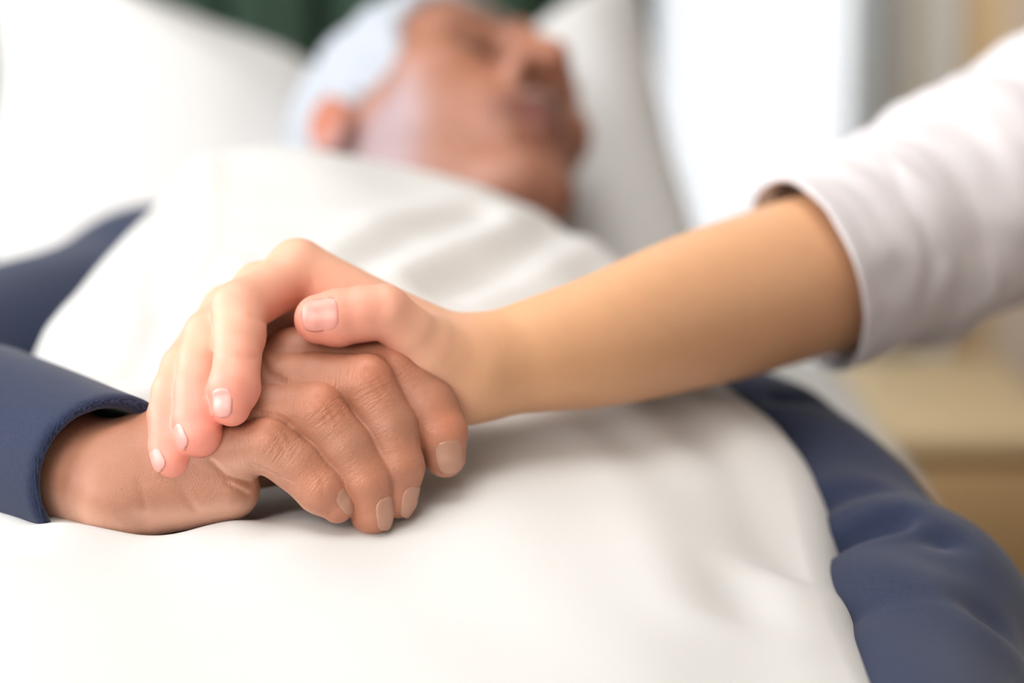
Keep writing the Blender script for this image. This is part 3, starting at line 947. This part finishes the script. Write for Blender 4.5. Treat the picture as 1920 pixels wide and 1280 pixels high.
# sweater
def arm_chain(pts):
    return [(np.asarray(a), r) for a, r in pts]
FA = unit(CUF_R - ELB_R)
CUFN = unit(FA + 0.15 * HV(0, 0.2, -1))
sl_r = arm_chain([(SHO_R, 0.055), (0.5 * (SHO_R + ELB_R), 0.052), (ELB_R, 0.048), (0.5 * (ELB_R + CUF_R), 0.043), (CUF_R, 0.0325), (CUF_R + FA * 0.03, 0.0325)])
sl_l = arm_chain([(SHO_L, 0.05), (MID_L, 0.046), (ELB_L, 0.05), (0.5 * (ELB_L + WR_L), 0.044), (WR_L, 0.036)])
WN = unit(WR_L - ELB_L)
CUT_R = CUF_R + FA * 0.004
ELB_FOLDS = [(P(1540, 1060, 0.872), P(1680, 985, 0.866), 0.008, 0.010), (P(1560, 1130, 0.86), P(1760, 1040, 0.85), 0.010, 0.006), (P(1520, 960, 0.90), P(1640, 900, 0.90), 0.009, 0.006),
             (P(1600, 1230, 0.80), P(1850, 1160, 0.80), 0.012, 0.006), (P(1460, 770, 1.0), P(1540, 745, 1.0), 0.008, 0.006)]
def sweater_d(p):
    d = chain_d(p, sl_r)
    dl = chain_d(p, sl_l)
    t, _ = capsule(p, CH0, 0.085, BELLY, 0.06)
    b, _ = capsule(p, SHO_R, 0.055, SHO_L, 0.05)
    nk, _ = capsule(p, CH0, 0.07, 0.5 * (CH0 + NECK0), 0.068)
    tor = smin(smin(t, b, 0.06), nk, 0.03)
    d0 = smin(smin(tor, d, 0.03), dl, 0.03)
    e1 = np.linalg.norm(p - ELB_R, axis=1); e2 = np.linalg.norm(p - ELB_L, axis=1)
    d0 = d0 + (0.0016 + 0.004 * np.exp(-(e1 / 0.07) ** 2) + 0.006 * np.exp(-(e2 / 0.09) ** 2)) * fold(p, 31, 46, unit([0.5, 0.75, 0.4]))
    for a_, b_, w_, g_ in ELB_FOLDS:
        e_, _ = capsule(p, a_, 0, b_, 0)
        d0 = d0 + g_ * np.exp(-(e_ / w_) ** 2)
    # cuffs: cut square and hollow
    cut = np.minimum((p - CUT_R) @ CUFN, 0.13 - np.linalg.norm(p - CUT_R, axis=1))
    d0 = smax(d0, cut, 0.004)
    inn = chain_d(p, [(CUT_R - FA * 0.06, 0.0255), (CUT_R + FA * 0.05, 0.0276)])
    d0 = smax(d0, -inn, 0.004)
    d0 = smax(d0, np.minimum((p - WR_L) @ WN, 0.12 - np.linalg.norm(p - WR_L, axis=1)), 0.003)
    # neck opening
    ni, _ = capsule(p, NECK0, 0.07, 0.5 * (CH0 + NECK0), 0.062)
    return smax(d0, -ni, 0.004)
V, Q = surface(sweater_d, allp.min(0) - 0.13, allp.max(0) + 0.1, 0.0021, 2)
sw = Mat('navy_knit')
tc = sw.node('ShaderNodeTexCoord')
mp = sw.node('ShaderNodeMapping')
ax = Vector(FA); mp.inputs['Rotation'].default_value = ax.to_track_quat('X', 'Z').to_matrix().inverted().to_euler()
sw.link(tc.outputs['Object'], mp.inputs[0])
wv = sw.node('ShaderNodeTexWave', Scale=520.0, Distortion=1.0, bands_direction='X'); wv.inputs['Detail'].default_value = 2
sw.link(mp.outputs[0], wv.inputs['Vector'])
nz_ = sw.node('ShaderNodeTexNoise', Scale=900.0, Detail=3.0); sw.link(tc.outputs['Object'], nz_.inputs['Vector'])
mx = sw.node('ShaderNodeMix', data_type='RGBA')
mx.inputs[6].default_value = col4(srgb(38, 43, 63)); mx.inputs[7].default_value = col4(srgb(68, 79, 110))
mth = sw.node('ShaderNodeMath', operation='MULTIPLY'); sw.link(wv.outputs['Fac'], mth.inputs[0]); sw.link(nz_.outputs[0], mth.inputs[1])
sw.link(mth.outputs[0], mx.inputs[0]); sw.link(mx.outputs[2], sw.b.inputs['Base Color'])
sw.b.inputs['Roughness'].default_value = 0.95; sw.b.inputs['Specular IOR Level'].default_value = 0.1; sw.b.inputs['Sheen Weight'].default_value = 0.15
bp = sw.node('ShaderNodeBump', Strength=0.07, Distance=0.0005); sw.link(mth.outputs[0], bp.inputs['Height']); sw.link(bp.outputs[0], sw.b.inputs['Normal'])
o = new_obj('sweater', mesh_np('sweater', V, Q), sw.m, man); o['label'] = 'navy blue knitted sweater'

# ------------------------------------------------------------------ duvet
M_duvet = fabric('white_duvet_cotton', srgb(220, 218, 216), 1400, 0.12, 0.92, 0.015)
ROWS = [   # each row left to right: (px, py, depth)
    [(290, 560, 1.22), (420, 470, 1.26), (640, 460, 1.28), (860, 500, 1.28), (1060, 560, 1.26), (1160, 640, 1.22)],
    [(300, 440, 1.16), (400, 340, 1.19), (540, 322, 1.205), (700, 345, 1.215), (880, 395, 1.215), (1050, 460, 1.20), (1150, 520, 1.175)],
    [(285, 400, 1.10), (330, 330, 1.12), (400, 287, 1.14), (520, 277, 1.155), (640, 288, 1.16), (760, 312, 1.165), (880, 347, 1.165), (980, 386, 1.16), (1080, 430, 1.15), (1150, 480, 1.13)],
    [(225, 460, 1.05), (310, 405, 1.06), (500, 380, 1.07), (760, 405, 1.08), (1000, 470, 1.08), (1190, 560, 1.07)],
    [(135, 585, 0.985), (200, 560, 0.98), (300, 540, 0.97), (500, 530, 0.97), (800, 560, 0.98), (1080, 600, 1.0), (1260, 640, 1.02)],
    [(100, 720, 0.93), (190, 690, 0.92), (300, 700, 0.905), (600, 720, 0.905), (900, 740, 0.91), (1200, 730, 0.945), (1375, 742, 0.97)],
    [(-60, 880, 0.88), (120, 880, 0.87), (300, 920, 0.85), (560, 930, 0.855), (900, 830, 0.87), (1200, 820, 0.90), (1360, 805, 0.925), (1440, 820, 0.935)],
    [(-230, 985, 0.815), (0, 995, 0.79), (120, 992, 0.785), (280, 1018, 0.785), (400, 990, 0.795), (520, 968, 0.805), (740, 975, 0.815), (960, 910, 0.83), (1200, 900, 0.855), (1380, 890, 0.88), (1485, 918, 0.89)],
    [(-300, 1070, 0.765), (0, 1060, 0.755), (300, 1055, 0.765), (520, 1030, 0.775), (760, 1040, 0.785), (1000, 1010, 0.79), (1250, 1000, 0.81), (1420, 1020, 0.83), (1515, 1045, 0.84)],
    [(-330, 1190, 0.71), (0, 1170, 0.71), (400, 1160, 0.72), (800, 1150, 0.73), (1150, 1130, 0.745), (1430, 1140, 0.77), (1550, 1155, 0.785)],
    [(-350, 1340, 0.65), (0, 1310, 0.65), (400, 1290, 0.66), (800, 1280, 0.67), (1200, 1270, 0.685), (1480, 1280, 0.71), (1615, 1290, 0.725)],
    [(-400, 1720, 0.54), (0, 1700, 0.54), (700, 1660, 0.55), (1300, 1650, 0.57), (1780, 1660, 0.60)],
    [(-500, 2500, 0.42), (0, 2480, 0.42), (700, 2440, 0.43), (1400, 2430, 0.44), (2050, 2440, 0.47)],
    [(-900, 4200, 0.29), (0, 4150, 0.29), (900, 4100, 0.30), (2600, 4100, 0.32)],
]
NU, NV = 150, 200
rows = []
for r in ROWS:
    r = np.array(r, float)
    rows.append(spline(P(r[:, 0], r[:, 1], r[:, 2]), NU))
rows = np.array(rows)                                     # (nr, NU, 3)
nr = len(rows)
G = np.zeros((NV, NU, 3))
tv = np.linspace(0, nr - 1, NV)
for j in range(NU):
    p = np.vstack([2 * rows[0, j] - rows[1, j], rows[:, j], 2 * rows[-1, j] - rows[-2, j]])
    i = np.minimum(tv.astype(int), nr - 2); t = (tv - i)[:, None]
    a, b, c, d = p[i], p[i + 1], p[i + 2], p[i + 3]
    G[:, j] = 0.5 * ((2 * b) + (c - a) * t + (2 * a - 5 * b + 4 * c - d) * t ** 2 + (3 * b - a - 3 * c + d) * t ** 3)
# smooth the lofting
for _ in range(3):
    G[1:-1, 1:-1] = 0.5 * G[1:-1, 1:-1] + 0.125 * (G[:-2, 1:-1] + G[2:, 1:-1] + G[1:-1, :-2] + G[1:-1, 2:])
# soft folds
flat = G.reshape(-1, 3)
uu = np.tile(np.linspace(0, 1, NU), (NV, 1))
chest = smoothstep(0.80, 1.0, flat[:, 1])
edge_r = smoothstep(0.62, 0.9, uu.ravel())
soft = (0.0045 * (0.35 + 0.65 * chest) * fold(flat, 41, 24, unit([0.85, 0.5, 0]))
        + 0.0030 * np.maximum(chest, 0.7 * edge_r) * fold(flat, 42, 46, unit([0.95, -0.2, 0]))
        + 0.0010 * fold(flat, 44, 60, unit([0.2, 0.95, 0])) * (0.2 + 0.8 * chest))
hc = P(540, 960, 0.82)
calm = 1 - np.exp(-(((flat[:, 0] - hc[0]) / 0.10) ** 2 + ((flat[:, 1] - hc[1]) / 0.06) ** 2))
G[..., 2] += (soft * (0.35 + 0.65 * calm)).reshape(NV, NU)
def crease(pts, wdt, dep):
    q = np.array([P(a, b, 0.95) for a, b in pts])
    # carry the drawn line onto the cloth: nearest grid points as seen from the camera
    rel = G.reshape(-1, 3) - CAM
    dd = rel @ FWD
    gx = 960 + F_PX * (rel @ RGT) / dd; gy = 640 - F_PX * (rel @ UPV) / dd
    ln = []
    for a, b in pts:
        vis = ((gx - a) ** 2 + (gy - b) ** 2) + 1e4 * (dd - dd.min())
        ln.append(G.reshape(-1, 3)[np.argmin((gx - a) ** 2 + (gy - b) ** 2)])
    ln = np.array(ln)
    best = np.full(NV * NU, 1e9)
    for a, b in zip(ln[:-1], ln[1:]):
        a2, b2 = a * [1, 1, 0], b * [1, 1, 0]
        e, _ = capsule(G.reshape(-1, 3) * [1, 1, 0], a2, 0, b2, 0)
        best = np.minimum(best, e)
    G[..., 2] -= (dep * np.exp(-(best / wdt) ** 2) - 0.6 * dep * np.exp(-((best - 1.9 * wdt) / wdt) ** 2)).reshape(NV, NU)
for l in [([(335, 480), (300, 590), (245, 700)], 0.009, 0.0038), ([(385, 500), (350, 590), (300, 690)], 0.008, 0.0030),
          ([(900, 405), (780, 432), (670, 490)], 0.010, 0.0030), ([(1100, 500), (950, 492), (830, 545)], 0.010, 0.0030),
          ([(1270, 765), (1370, 870), (1460, 1060)], 0.014, 0.0030), ([(1170, 790), (1300, 930), (1390, 1130)], 0.014, 0.0020),
          ([(120, 995), (270, 1020), (420, 990)], 0.010, -0.002)]:
    crease(*l)
# rolled edges that drop over the body to the mattress
def edge(col, out):
    o = []
    for dx, dz in ((0.012, -0.006), (0.020, -0.018), (0.022, -0.034), (0.016, -0.050), (0.004, -0.062), (-0.012, -0.070)):
        e = col + out * dx
        e[:, 2] += dz
        e[:, 2] = np.maximum(e[:, 2], MZ + 0.004)
        o.append(e)
    return np.array(o)
def outward(col, inner):
    v = col - inner; v[:, 2] = 0
    return v / (np.linalg.norm(v, axis=1, keepdims=True) + 1e-9)
Lc = edge(G[:, 0], outward(G[:, 0], G[:, 3]))
Rc = edge(G[:, -1], outward(G[:, -1], G[:, -4]))
G = np.concatenate([Lc[::-1].transpose(1, 0, 2), G, Rc.transpose(1, 0, 2)], 1)
nv, nu = G.shape[:2]
ids = np.arange(nv * nu).reshape(nv, nu)
Q = np.stack([ids[:-1, :-1], ids[1:, :-1], ids[1:, 1:], ids[:-1, 1:]], -1).reshape(-1, 4)
duv = new_obj('duvet', mesh_np('duvet', G.reshape(-1, 3), Q), M_duvet)
ss = duv.modifiers.new('smooth', 'SUBSURF'); ss.levels = ss.render_levels = 1
tag(duv, 'white cotton duvet spread over the man\'s chest and belly', 'duvet')

# ------------------------------------------------------------------ the woman at the bedside
ELB_W = P(1705, 430, 1.06); SHO_W = P(2400, 60, 1.20)
CUFF_C = mm_(1522, 508, 1010)
ARMD = unit(ELB_W - mm_(1130, 636, 450))
lo, hi = box_of(wom_hand, 0.035)
V2, Q2 = surface(wom_hand, lo, hi, 0.001, 3)
cut_w = mm_(1620, 490, 1100)
xc = cut_w[0]
def wom_low(p):
    d = wom_hand(p)
    e, _ = capsule(p, mm_(1560, 505, 1060)[:], 0.036, ELB_W, 0.038); d = smin(d, e, 0.02)
    e, _ = capsule(p, ELB_W, 0.038, SHO_W, 0.045); d = smin(d, e, 0.02)
    return d
lo3 = np.array([xc - 0.012, 0.5, 0.5]); hi3 = np.maximum(SHO_W, ELB_W) + 0.09
lo3[1] = 0.75; lo3[2] = 0.55
keep = V2[:, 0] < xc
V1, Q1 = surface(wom_low, lo3, hi3, 0.0025, 2)
def cull(V, Q, keep):
    m = np.cumsum(keep) - 1
    q = Q[keep[Q].all(1)]
    return V[keep], m[q]
V2, Q2 = cull(V2, Q2, V2[:, 0] < xc + 0.012)
V1, Q1 = cull(V1, Q1, V1[:, 0] > xc - 0.002)
N2 = grad(wom_hand, V2)
tone2, fi2, S2, A2, bd2 = wom_tone(V2, N2)
tone1 = np.tile(srgb(230, 176, 134), (len(V1), 1))
VV, QQ = join_np([(V1, Q1), (V2, Q2)])
me = mesh_np('body', VV, QQ)
wr = joint_mask(wom_hand, V2, [(2, 0.5, 0.008), (4, 0.45, 0.006)])
V1_w, tone1_w, tone2_w, S2_w, A2_w, wr_w = V1, tone1, tone2, S2, A2, wr
finish_skin(me, len(V1), tone1, tone2, S2, A2, wr)
M_skin_w = skin('fair_skin', 0.3, (1.0, 0.35, 0.2), 0.004, 0.5, 0.2, 1400.0, 0.12, 0.05)
wom = empty('person', (0.72, 1.2, 0.0))
tag(wom, 'woman in a white shirt with rolled sleeve, reaching in to clasp the man\'s hand', 'person')
wbody = new_obj('body', me, M_skin_w, wom)
M_nail_w = plain('woman_nail', srgb(236, 172, 162), 0.4, 0.5, 300.0, 0.03)
M_nail_t = plain('woman_thumbnail', srgb(236, 162, 148), 0.36, 0.5, 300.0, 0.03)
for c, nd, L, W, off in [(wom_hand.fingers[0], HV(-0.42, 0.05, -0.9), 0.0100, 0.0048, 0.1), (wom_hand.fingers[1], HV(-0.75, 0.25, -0.6), 0.0095, 0.0046, 0.1),
                    (wom_hand.fingers[2], HV(-0.6, 0.1, -0.8), 0.0085, 0.0042, 0.1), (wom_hand.fingers[4], HV(-0.1, -0.18, -1), 0.0145, 0.0074, -0.05)]:
    (a, ra), (b, rb) = c[-2], c[-1]
    ax = unit(b - a)
    nail(c, wbody, b + ax * rb * off, ax, nd, L, W, rb, M_nail_t if c is wom_hand.fingers[4] else M_nail_w)

# shirt: rolled sleeve, upper arm, torso
M_shirt = fabric('white_shirt_cotton', srgb(228, 223, 226), 900, 0.12, 0.9, 0.015)
CA = unit(ELB_W - CUFF_C)
CN = unit(-CA)
CT = unit(-(CA - 0.7 * (CA @ FWD) * FWD))         # the hem is cut a little aslant
SHO_O = SHO_W + np.array([0.25, -0.32, 0.0])
TOR0 = np.array([0.82, 1.06, 0.56]); TOR1 = np.array([0.60, 1.02, 0.80])
ELB_O = np.array([0.66, 0.70, 0.66]); WRI_O = np.array([0.52, 0.90, 0.60])
sleeve = [(CUFF_C + CN * 0.02, 0.0450), (CUFF_C - CN * 0.03, 0.047), (ELB_W, 0.056), (0.5 * (ELB_W + SHO_W), 0.066), (SHO_W, 0.075)]
NECK_W = 0.5 * (SHO_W + SHO_O) + np.array([0, 0, 0.055])
HCW = NECK_W + np.array([-0.06, 0.03, 0.15])
NUP = unit(HCW - NECK_W)
def shirt_d(p):
    d = chain_d(p, sleeve)
    t, _ = capsule(p, TOR0, 0.12, TOR1, 0.115)
    s, _ = capsule(p, SHO_W, 0.07, SHO_O, 0.065)
    o_ = chain_d(p, [(SHO_O, 0.062), (ELB_O, 0.05), (WRI_O, 0.038)])
    d = smin(d, smin(smin(t, s, 0.08), o_, 0.03), 0.05)
    nk_, _ = capsule(p, NECK_W, 0.058, NECK_W + NUP * 0.2, 0.075)
    d = smax(d, -nk_, 0.01)
    e = np.exp(-(np.linalg.norm(p - ELB_W, axis=1) / 0.13) ** 2)
    u = p @ unit(SHO_W - ELB_W)
    d = d + (0.0012 + 0.0016 * e) * fold(p, 53, 190, unit(unit(SHO_W - ELB_W) + np.array([0.15, 0, 0.25]))) + (0.002 + 0.004 * e) * fold(p, 51, 60, unit(unit(SHO_W - ELB_W) + np.array([0, 0, 0.35])))
    cut = np.minimum((p - CUFF_C) @ CT, 0.11 - np.linalg.norm(p - CUFF_C, axis=1))
    d = smax(d, cut, 0.004)
    inn = chain_d(p, [(CUFF_C - CN * 0.05, 0.0425), (CUFF_C + CN * 0.05, 0.0425)])
    return smax(d, -inn, 0.003)
pts_ = np.array([CUFF_C, ELB_W, SHO_W, SHO_O, TOR0, TOR1, ELB_O, WRI_O])
slo = pts_.min(0) - 0.14; shi = pts_.max(0) + 0.14
V, Q = surface(shirt_d, slo, shi, 0.0032, 1)
shirt = new_obj('shirt', mesh_np('shirt', V, Q), M_shirt, wom); shirt['label'] = 'white cotton shirt'
# the rolled-up band at the end of the sleeve
def cuff_d(p):
    q = p - CUFF_C
    h = q @ CN
    rr = np.linalg.norm(q - h[:, None] * CN, axis=1)
    prof = 0.0472 + 0.0018 * fold(p, 61, 150, unit(CN + np.array([0.2, 0, -0.3]))) + 0.05 * np.clip(-h, 0, 1)
    d = np.maximum(np.abs(rr - prof) - 0.0007, np.abs(q @ CT + 0.036) - 0.04)
    return d - 0.0008
V, Q = surface(cuff_d, CUFF_C - 0.13, CUFF_C + 0.13, 0.0011, 2)
o = new_obj('rolled_cuff', mesh_np('rolled_cuff', V, Q), M_shirt, shirt)

# head, neck and other hand of the woman (she leans in from beyond the right edge of the frame)
FW = unit(np.array([-0.75, 0.55, -0.35])); UW = unit(np.array([-0.35, 0.1, 1.0]) - (np.array([-0.35, 0.1, 1.0]) @ FW) * FW)
WM = np.stack([np.cross(FW, UW), FW, UW], 1)
to_w = lambda p: (p - HCW) @ WM
from_w = lambda q: np.asarray(q) @ WM.T + HCW
HF = [(WRI_O + 0.02 * unit(WRI_O - ELB_O) + np.array([0.012 * k - 0.006, 0.018 * k - 0.03, 0])) for k in range(4)]
def wom_head(p):
    q = to_w(p)
    d = head_local(q * 1.06) / 1.06
    n, _ = capsule(p, from_w([0, -0.02, -0.06]), 0.045, NECK_W - 0.03 * NUP, 0.05)
    return smin(d, n, 0.02)
bb = np.array([HCW, NECK_W])
Vh, Qh = surface(wom_head, bb.min(0) - 0.16, bb.max(0) + 0.16, 0.003, 1)
fd = unit(WRI_O - ELB_O); sd_ = unit(np.cross(fd, [0, 0, 1]))
other_hand = relaxed_hand(WRI_O, fd, sd_, ELB_O + 0.1 * fd, 1.0)
Vo, Qo = surface(other_hand, WRI_O - 0.19, WRI_O + 0.19, 0.002, 2)
me0 = wbody.data
old_n = len(me0.vertices)
co = np.empty(old_n * 3, np.float32); me0.vertices.foreach_get('co', co)
VV2, QQ2 = join_np([(VV, QQ), (Vh, Qh), (Vo, Qo)])
me2 = mesh_np('body', VV2, QQ2)
finish_skin(me2, len(V1_w), tone1_w, np.concatenate([tone2_w, np.tile(srgb(236, 184, 152), (len(Vh) + len(Vo), 1))]),
            np.r_[S2_w, np.zeros(len(Vh) + len(Vo))], np.r_[A2_w, np.zeros(len(Vh) + len(Vo))], np.r_[wr_w, np.zeros(len(Vh) + len(Vo))])
me2.materials.append(M_skin_w); me2.polygons.foreach_set('use_smooth', [True] * len(me2.polygons))
wbody.data = me2
def wom_hair(p):
    q = to_w(p)
    d = skull_cap(q) - 0.012 + 0.003 * fold(p, 23, 150, unit([0.7, 0.3, 0.2]))
    tl, _ = capsule(q, np.array([0, -0.09, 0.03]), 0.05, np.array([0, -0.085, -0.13]), 0.045)
    d = smin(d, tl + 0.003 * fold(p, 24, 150, unit([0.7, 0.3, 0.1])), 0.03)
    hl = q[:, 1] - 0.028 - 0.7 * np.clip(q[:, 2] - 0.05, 0, 1)
    return smax(d, hl, 0.01)
Vx, Qx = surface(wom_hair, HCW - 0.24, HCW + 0.2, 0.004, 1)
o = new_obj('hair', mesh_np('hair', Vx, Qx), fabric('brown_hair', srgb(92, 66, 48), 420, 0.6, 0.6, 0.2, 0.0, (1, 1, 0.2)), wom)
# trousers and shoes
HIP = np.array([0.82, 1.06, 0.53])
def trousers_d(p):
    d, _ = capsule(p, HIP + [0, -0.07, 0.02], 0.1, HIP + [0, 0.07, 0.02], 0.1)
    for s in (-1, 1):
        d = smin(d, chain_d(p, [(HIP + [0, s * 0.09, 0], 0.078), (np.array([0.42, 1.06 + s * 0.11, 0.51]), 0.062), (np.array([0.44, 1.06 + s * 0.12, 0.13]), 0.05)]), 0.03)
    return smax(d, 0.11 - p[:, 2], 0.01)
Vt, Qt = surface(trousers_d, np.array([0.3, 0.75, 0.05]), np.array([1.0, 1.35, 0.72]), 0.006, 2)
new_obj('trousers', mesh_np('trousers', Vt, Qt), fabric('taupe_trousers', srgb(128, 112, 98), 600, 0.2), wom)
M_shoe = plain('white_shoe', srgb(214, 212, 208), 0.6, 0.3)
for s in (-1, 1):
    a = np.array([0.46, 1.06 + s * 0.12, 0.045])
    def shoe_d(p):
        d = chain_d(p, [(a, 0.042), (a + [-0.09, 0, -0.004], 0.038), (a + [-0.15, 0, -0.010], 0.032)])
        e, _ = capsule(p, a + [0.0, 0, 0.02], 0.042, a + [-0.01, 0, 0.07], 0.042)
        return smax(smin(d, e, 0.02), 0.002 - p[:, 2], 0.004)
    Vs, Qs = surface(shoe_d, a - [0.22, 0.07, 0.06], a + [0.07, 0.07, 0.15], 0.004, 2)
    new_obj('shoe', mesh_np('shoe', Vs, Qs), M_shoe, wom)
# her chair
ch = empty('chair', (0.82, 1.06, 0))
soft_box('seat', 0.58, 1.06, 0.84, 1.28, 0.40, 0.445, 0.015, M_wood, ch, 0.01)
soft_box('backrest', 1.03, 1.06, 0.85, 1.27, 0.56, 0.88, 0.012, M_wood, ch, 0.008)
for x in (0.60, 1.02):
    for y in (0.87, 1.25):
        tube('leg', [(x, y, 0), (x, y, 0.41 if x < 0.8 else 0.86)], [0.014, 0.018], M_wood, ch)
tag(ch, 'light wooden chair the woman sits on beside the bed', 'chair')
